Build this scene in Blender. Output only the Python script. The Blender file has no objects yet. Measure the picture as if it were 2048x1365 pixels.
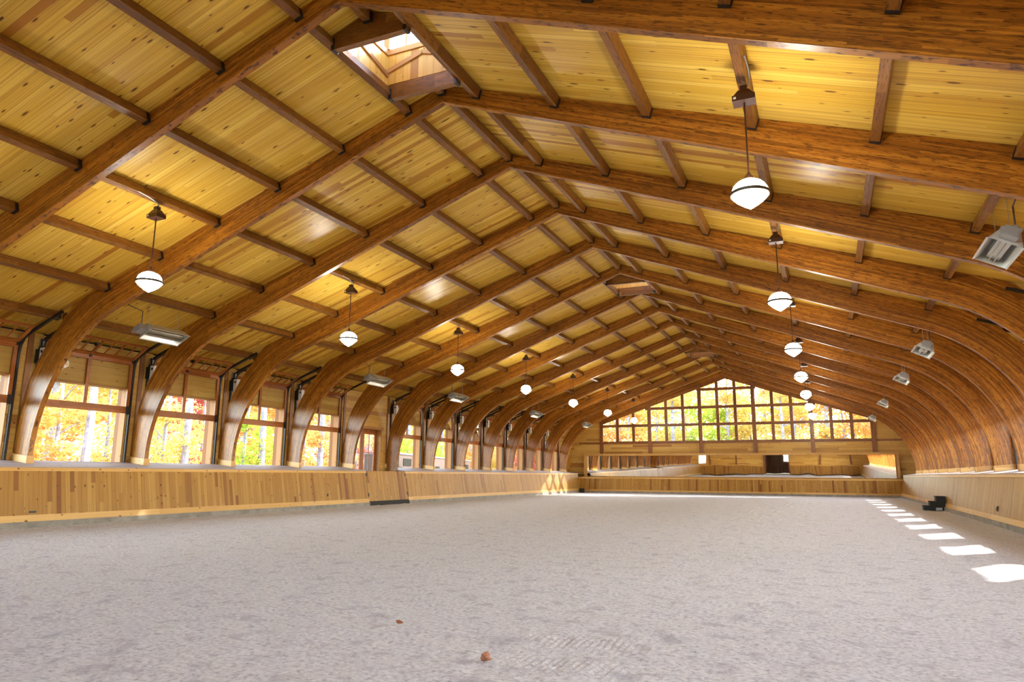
import bpy, math, random
from mathutils import Vector, Matrix, noise
R = math.radians
random.seed(7)
C = bpy.context.scene.collection
SC = bpy.context.scene

# ------------------------------------------------------------------ camera
FPX = 1402.0
cam_d = bpy.data.cameras.new('camera')
cam = bpy.data.objects.new('camera', cam_d)
C.objects.link(cam)
SC.camera = cam
cam_d.sensor_width = 36.0
cam_d.lens = 36.0 * FPX / 2048.0
cam_d.clip_end = 600
yaw, pitch, roll = 0.4187, 0.188, 0.0065
cy_, sy_, cp_, sp_ = math.cos(yaw), math.sin(yaw), math.cos(pitch), math.sin(pitch)
fw = Vector((-sy_ * cp_, cy_ * cp_, sp_))
rt = Vector((cy_, sy_, 0))
up = rt.cross(fw)
r2 = math.cos(roll) * rt + math.sin(roll) * up
u2 = -math.sin(roll) * rt + math.cos(roll) * up
CAM = Vector((7.256, 0.0, 1.4535))
m = Matrix((r2, u2, -fw)).transposed().to_4x4()
m.translation = CAM
cam.matrix_world = m

# ------------------------------------------------------------------ light and exposure
SUN_DIR = Vector((1.196, 1.39, 1.0)).normalized()
world = bpy.data.worlds.new('sky')
SC.world = world
world.use_nodes = True
wn = world.node_tree
wn.nodes.clear()
sky = wn.nodes.new('ShaderNodeTexSky')
sky.sky_type = 'NISHITA'
sky.sun_disc = False
sky.sun_elevation = math.asin(SUN_DIR.z)
sky.sun_rotation = math.atan2(SUN_DIR.x, SUN_DIR.y)
bg = wn.nodes.new('ShaderNodeBackground')
bg.inputs['Strength'].default_value = 1.8
wo = wn.nodes.new('ShaderNodeOutputWorld')
hs = wn.nodes.new('ShaderNodeHueSaturation')
hs.inputs['Saturation'].default_value = 0.78
wn.links.new(sky.outputs[0], hs.inputs['Color'])
wn.links.new(hs.outputs[0], bg.inputs[0])
wn.links.new(bg.outputs[0], wo.inputs[0])
sun_d = bpy.data.lights.new('sun', 'SUN')
sun_d.energy = 7.0
sun_d.angle = R(0.6)
sun_d.color = (1.0, 0.95, 0.88)
sun = bpy.data.objects.new('sun', sun_d)
C.objects.link(sun)
sun.rotation_euler = SUN_DIR.to_track_quat('Z', 'Y').to_euler()
sun.location = (30, 30, 30)
LAMP_STRENGTH = 66.0
SC.view_settings.view_transform = 'Standard'
SC.view_settings.look = 'None'
SC.view_settings.gamma = 1.0
SC.view_settings.use_curve_mapping = False
SC.view_settings.exposure = 0.54
SC.cycles.max_bounces = 7
SC.cycles.diffuse_bounces = 4
SC.cycles.glossy_bounces = 3
SC.cycles.transmission_bounces = 4
SC.cycles.transparent_max_bounces = 8
SC.cycles.caustics_reflective = False
SC.cycles.caustics_refractive = False
SC.cycles.sample_clamp_indirect = 8.0
SC.cycles.use_denoising = True

# ------------------------------------------------------------------ materials
class NB:
    def __init__(s, name):
        s.m = bpy.data.materials.new(name)
        s.m.use_nodes = True
        s.t = s.m.node_tree
        s.t.nodes.clear()
        s.out = s.t.nodes.new('ShaderNodeOutputMaterial')
    def n(s, kind, **kw):
        x = s.t.nodes.new('ShaderNode' + kind)
        for k, v in kw.items():
            setattr(x, k, v)
        return x
    def l(s, a, b):
        s.t.links.new(a, b)
    def val(s, sock, v):
        if hasattr(v, 'is_linked') or isinstance(v, bpy.types.NodeSocket):
            s.l(v, sock)
        else:
            sock.default_value = v
    def math(s, op, a, b=None, c=None):
        x = s.n('Math', operation=op)
        s.val(x.inputs[0], a)
        if b is not None: s.val(x.inputs[1], b)
        if c is not None: s.val(x.inputs[2], c)
        return x.outputs[0]
    def xyz(s, x, y, z=0.0):
        c = s.n('CombineXYZ')
        for i, v in enumerate((x, y, z)): s.val(c.inputs[i], v)
        return c.outputs[0]
    def noise(s, vec, scale, detail=3.0, rough=0.55):
        x = s.n('TexNoise')
        s.l(vec, x.inputs['Vector'])
        x.inputs['Scale'].default_value = scale
        x.inputs['Detail'].default_value = detail
        x.inputs['Roughness'].default_value = rough
        return x
    def ramp(s, fac, stops, interp='LINEAR'):
        x = s.n('ValToRGB')
        x.color_ramp.interpolation = interp
        e = x.color_ramp.elements
        while len(e) > 1: e.remove(e[-1])
        e[0].position = stops[0][0]
        e[0].color = tuple(stops[0][1]) + (1,)
        for p, c in stops[1:]:
            q = e.new(p)
            q.color = tuple(c) + (1,)
        s.l(fac, x.inputs[0])
        return x.outputs[0]
    def mix(s, fac, a, b, mode='MIX'):
        x = s.n('Mix', data_type='RGBA', blend_type=mode)
        s.val(x.inputs[0], fac)
        for sock, v in ((x.inputs[6], a), (x.inputs[7], b)):
            if isinstance(v, (tuple, list)): sock.default_value = tuple(v) + ((1,) if len(v) == 3 else ())
            else: s.l(v, sock)
        return x.outputs[2]
    def pbr(s, col, rough=0.5, metal=0.0, spec=0.5, normal=None, **kw):
        b = s.n('BsdfPrincipled')
        if isinstance(col, (tuple, list)): b.inputs['Base Color'].default_value = tuple(col) + (1,)
        else: s.l(col, b.inputs['Base Color'])
        s.val(b.inputs['Roughness'], rough)
        b.inputs['Metallic'].default_value = metal
        b.inputs['Specular IOR Level'].default_value = spec
        if normal is not None: s.l(normal, b.inputs['Normal'])
        for k, v in kw.items(): b.inputs[k].default_value = v
        s.l(b.outputs[0], s.out.inputs[0])
        return b
    def uv(s):
        """u along the grain, v across it, in metres, shifted per object"""
        tc = s.n('TexCoord')
        sp = s.n('SeparateXYZ')
        s.l(tc.outputs['UV'], sp.inputs[0])
        oi = s.n('ObjectInfo')
        u = s.math('ADD', sp.outputs[0], s.math('MULTIPLY', oi.outputs['Random'], 37.0))
        v = s.math('ADD', sp.outputs[1], s.math('MULTIPLY', s.math('FLOOR', s.math('MULTIPLY', oi.outputs['Random'], 91.0)), 1.68))
        return u, v

def simple(name, col, rough=0.5, metal=0.0, spec=0.5, **kw):
    b = NB(name)
    b.pbr(col, rough, metal, spec, **kw)
    return b.m

def pine(name, light, mid, dark, width, knots=0.3, contrast=1.0, rough=0.38, seam=0.55, spec=0.45):
    b = NB(name)
    u, v = b.uv()
    q = b.math('DIVIDE', v, width)
    idx = b.math('FLOOR', q)
    fr = b.math('FRACT', q)
    wn_ = b.n('TexWhiteNoise', noise_dimensions='2D')
    seg = b.math('FLOOR', b.math('DIVIDE', b.math('ADD', u, b.math('MULTIPLY', idx, 1.37)), 3.3))
    b.l(b.xyz(idx, seg), wn_.inputs['Vector'])
    rnd = wn_.outputs['Value']
    cs = b.n('SeparateColor')
    b.l(wn_.outputs['Color'], cs.inputs[0])
    base = b.ramp(rnd, [(0.0, light), (0.55, mid), (0.86, mid), (1.0, dark)])
    # grain streaks, shifted per board
    uu = b.math('ADD', u, b.math('MULTIPLY', rnd, 53.0))
    st = b.noise(b.xyz(b.math('MULTIPLY', uu, 0.55), b.math('MULTIPLY', v, 26.0), b.math('MULTIPLY', idx, 3.1)), 1.0, 3.0, 0.6)
    base = b.mix(b.math('MULTIPLY', b.ramp(st.outputs[0], [(0.45, (0, 0, 0)), (0.75, (1, 1, 1))]), 0.55 * contrast), base, dark)
    st2 = b.noise(b.xyz(b.math('MULTIPLY', uu, 1.2), b.math('MULTIPLY', v, 90.0), idx), 1.0, 2.0)
    base = b.mix(b.math('MULTIPLY', b.ramp(st2.outputs[0], [(0.5, (0, 0, 0)), (0.8, (1, 1, 1))]), 0.30 * contrast), base, dark)
    # knots
    vo = b.n('TexVoronoi', feature='F1', voronoi_dimensions='2D')
    b.l(b.xyz(b.math('MULTIPLY', uu, 3.4), b.math('MULTIPLY', v, 5.6)), vo.inputs['Vector'])
    vo.inputs['Scale'].default_value = 1.0
    vs = b.n('SeparateColor')
    b.l(vo.outputs['Color'], vs.inputs[0])
    rad = b.math('MULTIPLY', b.math('GREATER_THAN', vs.outputs[0], 1.0 - knots), b.math('MULTIPLY_ADD', vs.outputs[1], 0.085, 0.035))
    nz = b.noise(b.xyz(b.math('MULTIPLY', uu, 20.0), b.math('MULTIPLY', v, 40.0)), 1.0, 1.0)
    dist = b.math('ADD', vo.outputs['Distance'], b.math('MULTIPLY', b.math('SUBTRACT', nz.outputs[0], 0.5), 0.06))
    kn = b.math('LESS_THAN', dist, rad)
    halo = b.math('LESS_THAN', dist, b.math('MULTIPLY', rad, 1.7))
    base = b.mix(b.math('MULTIPLY', halo, 0.35), base, dark)
    base = b.mix(b.math('MULTIPLY', kn, 0.85), base, (0.07, 0.018, 0.004))
    # seams
    sm = b.math('LESS_THAN', fr, 0.035)
    base = b.mix(b.math('MULTIPLY', sm, seam), base, (dark[0] * 0.35, dark[1] * 0.3, dark[2] * 0.3))
    bp = b.n('Bump')
    bp.inputs['Strength'].default_value = 0.35
    bp.inputs['Distance'].default_value = 0.004
    b.l(b.math('SUBTRACT', 1.0, sm), bp.inputs['Height'])
    b.pbr(base, rough, 0.0, spec, bp.outputs[0])
    return b.m

def glulam(name, light, mid, dark, lam=0.036, rough=0.36, contrast=1.0):
    b = NB(name)
    u, v = b.uv()
    idx = b.math('FLOOR', b.math('DIVIDE', v, lam))
    fr = b.math('FRACT', b.math('DIVIDE', v, lam))
    wn_ = b.n('TexWhiteNoise', noise_dimensions='2D')
    seg = b.math('FLOOR', b.math('DIVIDE', b.math('ADD', u, b.math('MULTIPLY', idx, 0.83)), 2.1))
    b.l(b.xyz(idx, seg), wn_.inputs['Vector'])
    base = b.ramp(wn_.outputs['Value'], [(0, light), (0.5, mid), (1, b_mid(mid, dark, 0.45))])
    st = b.noise(b.xyz(b.math('MULTIPLY', u, 4.2), b.math('MULTIPLY', v, 46.0), idx), 1.0, 4.0, 0.65)
    base = b.mix(b.math('MULTIPLY', b.ramp(st.outputs[0], [(0.52, (0, 0, 0)), (0.63, (1, 1, 1))]), 0.92 * contrast), base, dark)
    st2 = b.noise(b.xyz(b.math('MULTIPLY', u, 0.5), b.math('MULTIPLY', v, 5.0)), 1.0, 2.0)
    base = b.mix(b.math('MULTIPLY', b.ramp(st2.outputs[0], [(0.4, (0, 0, 0)), (0.7, (1, 1, 1))]), 0.35 * contrast), base, dark)
    sm = b.math('LESS_THAN', fr, 0.07)
    base = b.mix(b.math('MULTIPLY', sm, 0.3), base, dark)
    b.pbr(base, rough, 0.0, 0.45)
    return b.m

def b_mid(a, c, f):
    return tuple(x * (1 - f) + y * f for x, y in zip(a, c))

M = {}
M['ceiling'] = pine('pine_ceiling_boards', (0.86, 0.60, 0.115), (0.74, 0.465, 0.06), (0.42, 0.165, 0.015), 0.135, 0.40, 1.35, 0.33, 0.8, 0.26)
M['kick'] = pine('pine_kick_boards', (0.47, 0.27, 0.062), (0.38, 0.195, 0.037), (0.20, 0.07, 0.011), 0.125, 0.26, 1.0, 0.42, 0.55, 0.3)
M['wallboard'] = pine('pine_wall_boards', (0.76, 0.51, 0.14), (0.66, 0.39, 0.085), (0.38, 0.165, 0.03), 0.19, 0.2, 0.7, 0.45)
M['trimpine'] = pine('pine_trim', (0.70, 0.43, 0.14), (0.60, 0.34, 0.09), (0.40, 0.18, 0.04), 0.6, 0.25, 0.6, 0.4, 0.0)
M['sillpine'] = pine('pine_sill', (0.44, 0.36, 0.31), (0.40, 0.325, 0.28), (0.28, 0.21, 0.16), 0.3, 0.12, 0.4, 0.62, 0.2, 0.25)
M['jambpine'] = pine('pine_jamb', (0.50, 0.27, 0.105), (0.44, 0.225, 0.085), (0.28, 0.12, 0.04), 0.4, 0.15, 0.5, 0.6, 0.0, 0.25)
M['arch'] = glulam('stained_laminated_timber', (0.50, 0.205, 0.023), (0.36, 0.128, 0.011), (0.045, 0.010, 0.002))
M['purlin'] = glulam('stained_purlin_timber', (0.34, 0.15, 0.028), (0.26, 0.10, 0.016), (0.07, 0.022, 0.003), 0.3, 0.45)
M['post'] = glulam('stained_post_timber', (0.38, 0.155, 0.045), (0.30, 0.112, 0.028), (0.12, 0.04, 0.009), 0.25)
M['door'] = glulam('stained_door_timber', (0.50, 0.17, 0.032), (0.42, 0.125, 0.02), (0.13, 0.034, 0.006), 0.25, 0.35, 0.6)
M['black'] = simple('black_steel', (0.012, 0.012, 0.013), 0.42)
M['rubber'] = simple('black_rubber', (0.014, 0.014, 0.014), 0.75)
M['galv'] = simple('galvanised_steel', (0.34, 0.34, 0.34), 0.45, 0.7)
M['alu'] = simple('aluminium_sheet', (0.72, 0.73, 0.70), 0.33, 0.8)
M['grille'] = simple('heater_reflector', (0.50, 0.48, 0.42), 0.25, 0.9)
M['white'] = simple('white_plastic', (0.75, 0.76, 0.74), 0.4)
M['bronze'] = simple('bronze_painted_metal', (0.045, 0.014, 0.008), 0.38)
M['brass'] = simple('dull_brass_band', (0.05, 0.035, 0.02), 0.5, 0.0)
M['shingle'] = simple('roof_shingles', (0.06, 0.055, 0.05), 0.9)
M['cream'] = simple('cream_trailer_skin', (0.085, 0.056, 0.04), 0.6)
M['trailer_roof'] = simple('trailer_roof_white', (0.22, 0.21, 0.23), 0.6)
M['darkglass'] = simple('dark_trailer_glass', (0.012, 0.014, 0.011), 0.5, 0.0, 0.1)
M['stone'] = simple('orange_stone', (0.46, 0.20, 0.10), 0.8)
M['dryleaf'] = simple('brown_leaf', (0.28, 0.09, 0.03), 0.7)

b = NB('milk_glass_lit')
em = b.n('Emission')
em.inputs[0].default_value = (1.0, 0.93, 0.80, 1)
em.inputs[1].default_value = LAMP_STRENGTH
b.l(em.outputs[0], b.out.inputs[0])
M['globe'] = b.m

b = NB('window_glass')
tr = b.n('BsdfTransparent'); tr.inputs[0].default_value = (0.97, 0.98, 0.98, 1)
gl = b.n('BsdfGlossy'); gl.inputs['Roughness'].default_value = 0.02
lw = b.n('LayerWeight'); lw.inputs[0].default_value = 0.12
mx = b.n('MixShader')
b.l(b.math('MULTIPLY', lw.outputs['Fresnel'], 0.6), mx.inputs[0]); b.l(tr.outputs[0], mx.inputs[1]); b.l(gl.outputs[0], mx.inputs[2])
b.l(mx.outputs[0], b.out.inputs[0])
M['glass'] = b.m

b = NB('mirror_glass')
tc = b.n('TexCoord')
nz = b.noise(tc.outputs['Object'], 0.55, 1.0)
bp = b.n('Bump'); bp.inputs['Strength'].default_value = 0.06; bp.inputs['Distance'].default_value = 0.05
b.l(nz.outputs[0], bp.inputs['Height'])
b.pbr((0.86, 0.86, 0.84), 0.015, 1.0, 0.5, bp.outputs[0])
M['mirror'] = b.m

b = NB('concrete')
tc = b.n('TexCoord')
nz = b.noise(tc.outputs['Object'], 3.0, 5.0)
b.pbr(b.ramp(nz.outputs[0], [(0.3, (0.20, 0.18, 0.15)), (0.7, (0.34, 0.31, 0.27))]), 0.85)
M['concrete'] = b.m

b = NB('arena_sand_and_fibre')
tc = b.n('TexCoord'); P = tc.outputs['Object']
n1 = b.noise(P, 20.0, 7.0, 0.72)
n2 = b.noise(P, 3.2, 5.0, 0.6)
n3 = b.noise(P, 90.0, 3.0, 0.7)
n4 = b.noise(P, 0.22, 2.0)
col = b.ramp(n1.outputs[0], [(0.30, (0.25, 0.26, 0.30)), (0.43, (0.56, 0.56, 0.575)), (0.56, (0.73, 0.73, 0.735)), (0.75, (0.80, 0.80, 0.80))])
col = b.mix(b.math('MULTIPLY', b.ramp(n2.outputs[0], [(0.54, (0, 0, 0)), (0.66, (1, 1, 1))]), 0.55), col, (0.40, 0.385, 0.43))
col = b.mix(b.math('MULTIPLY', b.ramp(n3.outputs[0], [(0.62, (0, 0, 0)), (0.72, (1, 1, 1))]), 0.55), col, (0.22, 0.205, 0.215))
h = b.math('ADD', b.math('MULTIPLY', n1.outputs[0], 1.0), b.math('ADD', b.math('MULTIPLY', n2.outputs[0], 1.6), b.math('MULTIPLY', n3.outputs[0], 0.35)))
bp = b.n('Bump'); bp.inputs['Strength'].default_value = 0.75; bp.inputs['Distance'].default_value = 0.03
b.l(h, bp.inputs['Height'])
b.pbr(col, 0.95, 0.0, 0.15, bp.outputs[0])
M['sand'] = b.m

b = NB('woodland_floor')
tc = b.n('TexCoord')
nz = b.noise(tc.outputs['Object'], 1.2, 6.0)
b.pbr(b.ramp(nz.outputs[0], [(0.3, (0.10, 0.13, 0.03)), (0.5, (0.30, 0.20, 0.07)), (0.7, (0.45, 0.28, 0.10))]), 0.95)
M['ground'] = b.m

def foliage(name, stops):
    b = NB(name)
    tc = b.n('TexCoord'); oi = b.n('ObjectInfo')
    g = b.n('NewGeometry')
    f = b.math('ADD', b.math('MULTIPLY', g.outputs['Random Per Island'], 0.55), b.math('MULTIPLY', b.noise(tc.outputs['Object'], 0.55, 2.0).outputs[0], 0.55))
    col = b.ramp(f, stops)
    d = b.n('BsdfDiffuse'); t = b.n('BsdfTranslucent'); mx = b.n('MixShader')
    b.l(col, d.inputs[0]); b.l(col, t.inputs[0]); mx.inputs[0].default_value = 0.5
    b.l(d.outputs[0], mx.inputs[1]); b.l(t.outputs[0], mx.inputs[2]); b.l(mx.outputs[0], b.out.inputs[0])
    return b.m
M['yellow'] = foliage('yellow_autumn_leaves', [(0.1, (0.24, 0.24, 0.05)), (0.35, (0.62, 0.54, 0.13)), (0.7, (0.74, 0.56, 0.20)), (1.0, (0.66, 0.34, 0.14))])
M['orange'] = foliage('orange_autumn_leaves', [(0.1, (0.55, 0.42, 0.07)), (0.45, (0.72, 0.43, 0.11)), (0.8, (0.68, 0.30, 0.12)), (1.0, (0.52, 0.18, 0.11))])
M['red'] = foliage('red_autumn_leaves', [(0.1, (0.70, 0.40, 0.12)), (0.4, (0.60, 0.20, 0.14)), (1.0, (0.46, 0.10, 0.12))])
M['green'] = foliage('green_autumn_leaves', [(0.1, (0.16, 0.32, 0.05)), (0.5, (0.40, 0.55, 0.08)), (0.85, (0.66, 0.60, 0.10)), (1.0, (0.68, 0.45, 0.11))])
b = NB('grey_bark')
tc = b.n('TexCoord'); nz = b.noise(tc.outputs['Object'], 4.0, 4.0)
b.pbr(b.ramp(nz.outputs[0], [(0.3, (0.17, 0.16, 0.18)), (0.7, (0.38, 0.36, 0.40))]), 0.9)
M['bark'] = b.m

# ------------------------------------------------------------------ mesh building
class MB:
    """collects shapes; every face carries a UV with u along the grain and v across it, in metres"""
    def __init__(s):
        s.v, s.f, s.uv, s.mi, s.sm = [], [], [], [], []
    def face(s, pts, uvs=None, grain=None, mi=0, smooth=False):
        i0 = len(s.v)
        s.v += [tuple(p) for p in pts]
        s.f.append(list(range(i0, i0 + len(pts))))
        if uvs is None:
            P = [Vector(p) for p in pts]
            n = Vector((0, 0, 0))
            for i in range(len(P)):
                a, c = P[i], P[(i + 1) % len(P)]
                n += a.cross(c)
            n = n.normalized() if n.length > 1e-12 else Vector((0, 0, 1))
            g = Vector(grain) if grain is not None else Vector((1, 0, 0))
            gg = g - n * g.dot(n)
            if gg.length < 0.3:
                gg = n.orthogonal()
            gg.normalize()
            w = n.cross(gg)
            uvs = [(p.dot(gg), p.dot(w)) for p in P]
        s.uv += uvs
        s.mi.append(mi)
        s.sm.append(smooth)
    def hexa(s, c, grain=(1, 0, 0), mi=0):
        """c: 8 corners, bottom 0-3 counter-clockwise, top 4-7"""
        for q in ((3, 2, 1, 0), (4, 5, 6, 7), (0, 1, 5, 4), (1, 2, 6, 5), (2, 3, 7, 6), (3, 0, 4, 7)):
            s.face([c[i] for i in q], grain=grain, mi=mi)
    def box(s, x0, x1, y0, y1, z0, z1, grain=None, mat=None, mi=0):
        if x0 > x1: x0, x1 = x1, x0
        if y0 > y1: y0, y1 = y1, y0
        if z0 > z1: z0, z1 = z1, z0
        c = [Vector(p) for p in ((x0, y0, z0), (x1, y0, z0), (x1, y1, z0), (x0, y1, z0), (x0, y0, z1), (x1, y0, z1), (x1, y1, z1), (x0, y1, z1))]
        if grain is None:
            d = (x1 - x0, y1 - y0, z1 - z0)
            k = d.index(max(d))
            grain = tuple(1 if i == k else 0 for i in range(3))
        if mat is not None:
            c = [mat @ p for p in c]
            grain = mat.to_3x3() @ Vector(grain)
        s.hexa(c, grain, mi)
        return s
    def bar(s, a, c, w, h, upv=(0, 0, 1), mi=0):
        """box beam from a to c, w wide, h tall, centred on the line"""
        a, c = Vector(a), Vector(c)
        d = (c - a).normalized()
        side = d.cross(Vector(upv))
        side = side.normalized() if side.length > 1e-6 else d.orthogonal().normalized()
        u_ = side.cross(d).normalized()
        P = []
        for zz in (-h / 2, h / 2):
            P += [a - side * w / 2 + u_ * zz, a + side * w / 2 + u_ * zz, c + side * w / 2 + u_ * zz, c - side * w / 2 + u_ * zz]
        s.hexa(P, d, mi)
        return s
    def prism(s, poly, a0, a1, axis='y', grain=(0, 1, 0), mi=0):
        """poly in the two other axes, extruded along the axis from a0 to a1"""
        def P(p, a):
            return {'y': (p[0], a, p[1]), 'x': (a, p[0], p[1]), 'z': (p[0], p[1], a)}[axis]
        ar = sum(poly[i][0] * poly[(i + 1) % len(poly)][1] - poly[(i + 1) % len(poly)][0] * poly[i][1] for i in range(len(poly)))
        if ar < 0: poly = poly[::-1]
        flip = axis == 'y'
        A = [P(p, a0) for p in poly]; B = [P(p, a1) for p in poly]
        if flip:
            s.face(A, grain=grain, mi=mi); s.face(B[::-1], grain=grain, mi=mi)
        else:
            s.face(A[::-1], grain=grain, mi=mi); s.face(B, grain=grain, mi=mi)
        n = len(poly)
        for i in range(n):
            j = (i + 1) % n
            q = [A[i], A[j], B[j], B[i]]
            s.face(q[::-1] if flip else q, grain=grain, mi=mi)
        return s
    def tube(s, path, r, n=8, mi=0, caps=True):
        path = [Vector(p) for p in path]
        rr = r if isinstance(r, (list, tuple)) else [r] * len(path)
        rings = []
        prev = None
        for i, p in enumerate(path):
            d = (path[min(i + 1, len(path) - 1)] - path[max(i - 1, 0)]).normalized()
            a = d.orthogonal().normalized() if prev is None else (prev - d * prev.dot(d)).normalized()
            prev = a
            c = d.cross(a)
            rings.append([p + (a * math.cos(2 * math.pi * k / n) + c * math.sin(2 * math.pi * k / n)) * rr[i] for k in range(n)])
        for i in range(len(rings) - 1):
            for k in range(n):
                j = (k + 1) % n
                s.face([rings[i][k], rings[i][j], rings[i + 1][j], rings[i + 1][k]], mi=mi, smooth=True, grain=(0, 0, 1))
        if caps:
            s.face(rings[0][::-1], mi=mi); s.face(rings[-1], mi=mi)
        return s
    def lathe(s, prof, n=24, c=(0, 0, 0), mi=0):
        """prof: (radius, z) from the top down or bottom up"""
        c = Vector(c)
        R_ = [[c + Vector((r * math.cos(2 * math.pi * k / n), r * math.sin(2 * math.pi * k / n), z)) for k in range(n)] for r, z in prof]
        up_ = prof[-1][1] > prof[0][1]
        for i in range(len(R_) - 1):
            for k in range(n):
                j = (k + 1) % n
                q = [R_[i][k], R_[i][j], R_[i + 1][j], R_[i + 1][k]]
                if prof[i][0] < 1e-6: q = [R_[i][k], R_[i + 1][j], R_[i + 1][k]]
                elif prof[i + 1][0] < 1e-6: q = [R_[i][k], R_[i][j], R_[i + 1][k]]
                s.face(q if up_ else q[::-1], mi=mi, smooth=True, grain=(0, 0, 1))
        return s
    def mesh(s, name, mats, weld=False):
        me = bpy.data.meshes.new(name)
        me.from_pydata(s.v, [], s.f)
        uvl = me.uv_layers.new(name='UVMap')
        flat = [x for p in s.uv for x in p]
        uvl.data.foreach_set('uv', flat)
        for mt in (mats if isinstance(mats, (list, tuple)) else [mats]):
            me.materials.append(mt)
        me.polygons.foreach_set('material_index', s.mi)
        me.polygons.foreach_set('use_smooth', s.sm)
        me.update()
        if weld:
            import bmesh
            bm = bmesh.new(); bm.from_mesh(me)
            bmesh.ops.remove_doubles(bm, verts=bm.verts, dist=1e-5)
            bm.to_mesh(me); bm.free()
        return me
    def build(s, name, mats, parent=None, loc=None, weld=False):
        me = s.mesh(name, mats, weld)
        o = bpy.data.objects.new(name, me)
        C.objects.link(o)
        if parent is not None: o.parent = parent
        if loc is not None: o.location = loc
        return o

def tag(o, label=None, cat=None, group=None, kind=None):
    if label: o['label'] = label
    if cat: o['category'] = cat
    if group: o['group'] = group
    if kind: o['kind'] = kind
    return o
def empty(name, loc=(0, 0, 0), rz=0.0):
    o = bpy.data.objects.new(name, None)
    o.empty_display_size = 0.2
    C.objects.link(o); o.location = loc; o.rotation_euler = (0, 0, rz)
    return o
def struct(o):
    o['kind'] = 'structure'
    return o
def copy_tree(o, parent=None):
    c = o.copy(); C.objects.link(c)
    if parent is not None: c.parent = parent
    for ch in kids.get(o, []):
        d = ch.copy(); C.objects.link(d); d.parent = c
    return c
kids = {}
def kidmap():
    kids.clear()
    for o in bpy.data.objects:
        if o.parent: kids.setdefault(o.parent, []).append(o)
NUM = ['one', 'one', 'two', 'three', 'four', 'five', 'six', 'seven', 'eight', 'nine', 'ten', 'eleven', 'twelve', 'thirteen', 'fourteen', 'fifteen', 'sixteen', 'seventeen']
ORD = ['zeroth', 'first', 'second', 'third', 'fourth', 'fifth', 'sixth', 'seventh', 'eighth', 'ninth', 'tenth', 'eleventh', 'twelfth', 'thirteenth', 'fourteenth', 'fifteenth', 'sixteenth', 'seventeenth']

# ------------------------------------------------------------------ dimensions
Y1, DY, TH = 8.752, 3.66, 0.15           # first arch in view, arch spacing, arch thickness
def YA(n): return Y1 + (n - 1) * DY
N0, N1 = -1, 14
RIDGE, RS = 9.97, 0.335                  # ceiling plane z = RIDGE - RS*|x|
def roof(x): return RIDGE - RS * abs(x)
YR, YE = -2.7, 59.35                     # inside faces of the two end walls
XW = 13.5                                # inside face of the side walls
XF, XT, ZT = 11.77, 12.09, 1.58          # kick wall foot, kick wall top
ZW = 1.755                               # the sills rise to this height at the side walls
def zs(x): return ZT + (x - XT) * (ZW - ZT) / (XW - XT)
YB = YE + 0.3

# ------------------------------------------------------------------ ground and floor
g = MB(); g.face([(-150, -90, -0.06), (150, -90, -0.06), (150, 220, -0.06), (-150, 220, -0.06)])
struct(g.build('ground', M['ground']))

def floor_mesh():
    ys = []
    y = YR
    while y < 57.2:
        ys.append(y)
        y += 0.16 if y < 1.5 else (0.055 if y < 9 else (0.10 if y < 16 else (0.22 if y < 30 else 0.5)))
    ys.append(57.3)
    xs = []
    x = -12.0
    while x < 12.0:
        xs.append(x)
        x += 0.016 if 4.0 < x < 6.6 else 0.08
    xs.append(12.0)
    nx = len(xs) - 1
    vs, fs = [], []
    for y in ys:
        for x in xs:
            h = 0.022 * noise.noise(Vector((x * 2.3, y * 2.3, 0))) + 0.016 * noise.noise(Vector((x * 6.5, y * 6.5, 3)))
            if 4.0 < x < 6.6 and y < 7.5:    # tyre tread marks in the sand by the camera
                w = math.exp(-((x - 5.2) / .75) ** 2) * (math.exp(-((y - 6.25) / .22) ** 2) + math.exp(-((y - 5.45) / .20) ** 2))
                h += w * 0.0065 * math.sin(x * 98 + 1.5 * math.sin(y * 3))
            edge = min(1.0, (12.0 - abs(x)) / 0.5)
            h += 0.035 * (1 - edge)
            vs.append((x, y, h))
    W = nx + 1
    for j in range(len(ys) - 1):
        for i in range(nx):
            a = j * W + i
            fs.append((a, a + 1, a + 1 + W, a + W))
    me = bpy.data.meshes.new('floor')
    me.from_pydata(vs, [], fs)
    me.materials.append(M['sand'])
    me.polygons.foreach_set('use_smooth', [True] * len(fs))
    o = bpy.data.objects.new('floor', me)
    C.objects.link(o)
    return struct(o)
floor_mesh()

# ------------------------------------------------------------------ kick walls and sills
def kick(name, sgn, y0, y1, board_mat=M['kick']):
    root = struct(empty(name, (0, y0, 0)))
    L = y1 - y0
    s = sgn
    def pl(z):  # face x at height z
        return XF + (XT - XF) * z / ZT
    p = MB(); p.prism([(s * pl(0.16), 0.16), (s * pl(1.54), 1.54), (s * (pl(1.54) + 0.04), 1.54), (s * (pl(0.16) + 0.04), 0.16)], 0, L, grain=(0, 0, 1))
    p.build('boards', board_mat, root)
    t = MB(); t.prism([(s * (pl(1.46) - 0.02), 1.46), (s * (pl(1.55) - 0.02), 1.55), (s * pl(1.55), 1.55), (s * pl(1.46), 1.46)], 0, L)
    t.build('top_rail', M['trimpine'], root)
    t = MB(); t.prism([(s * (pl(0.16) - 0.02), 0.16), (s * (pl(0.33) - 0.02), 0.33), (s * pl(0.33), 0.33), (s * pl(0.16), 0.16)], 0, L)
    t.build('bottom_rail', M['trimpine'], root)
    c = MB(); c.prism([(s * (XF - 0.03), -0.05), (s * (XF - 0.03), 0.165), (s * (XF + 0.15), 0.165), (s * (XF + 0.15), -0.05)], 0, L)
    c.build('concrete_curb', M['concrete'], root)
    return root
GY0, GY1 = YA(6) + 0.02, YA(7) - 0.33     # entry gate in the left kick wall
kick('baseboard_left', -1, YR, GY0)
kick('baseboard_left', -1, GY1, 57.2)
kick('baseboard_right', 1, YR, 57.2)

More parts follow.
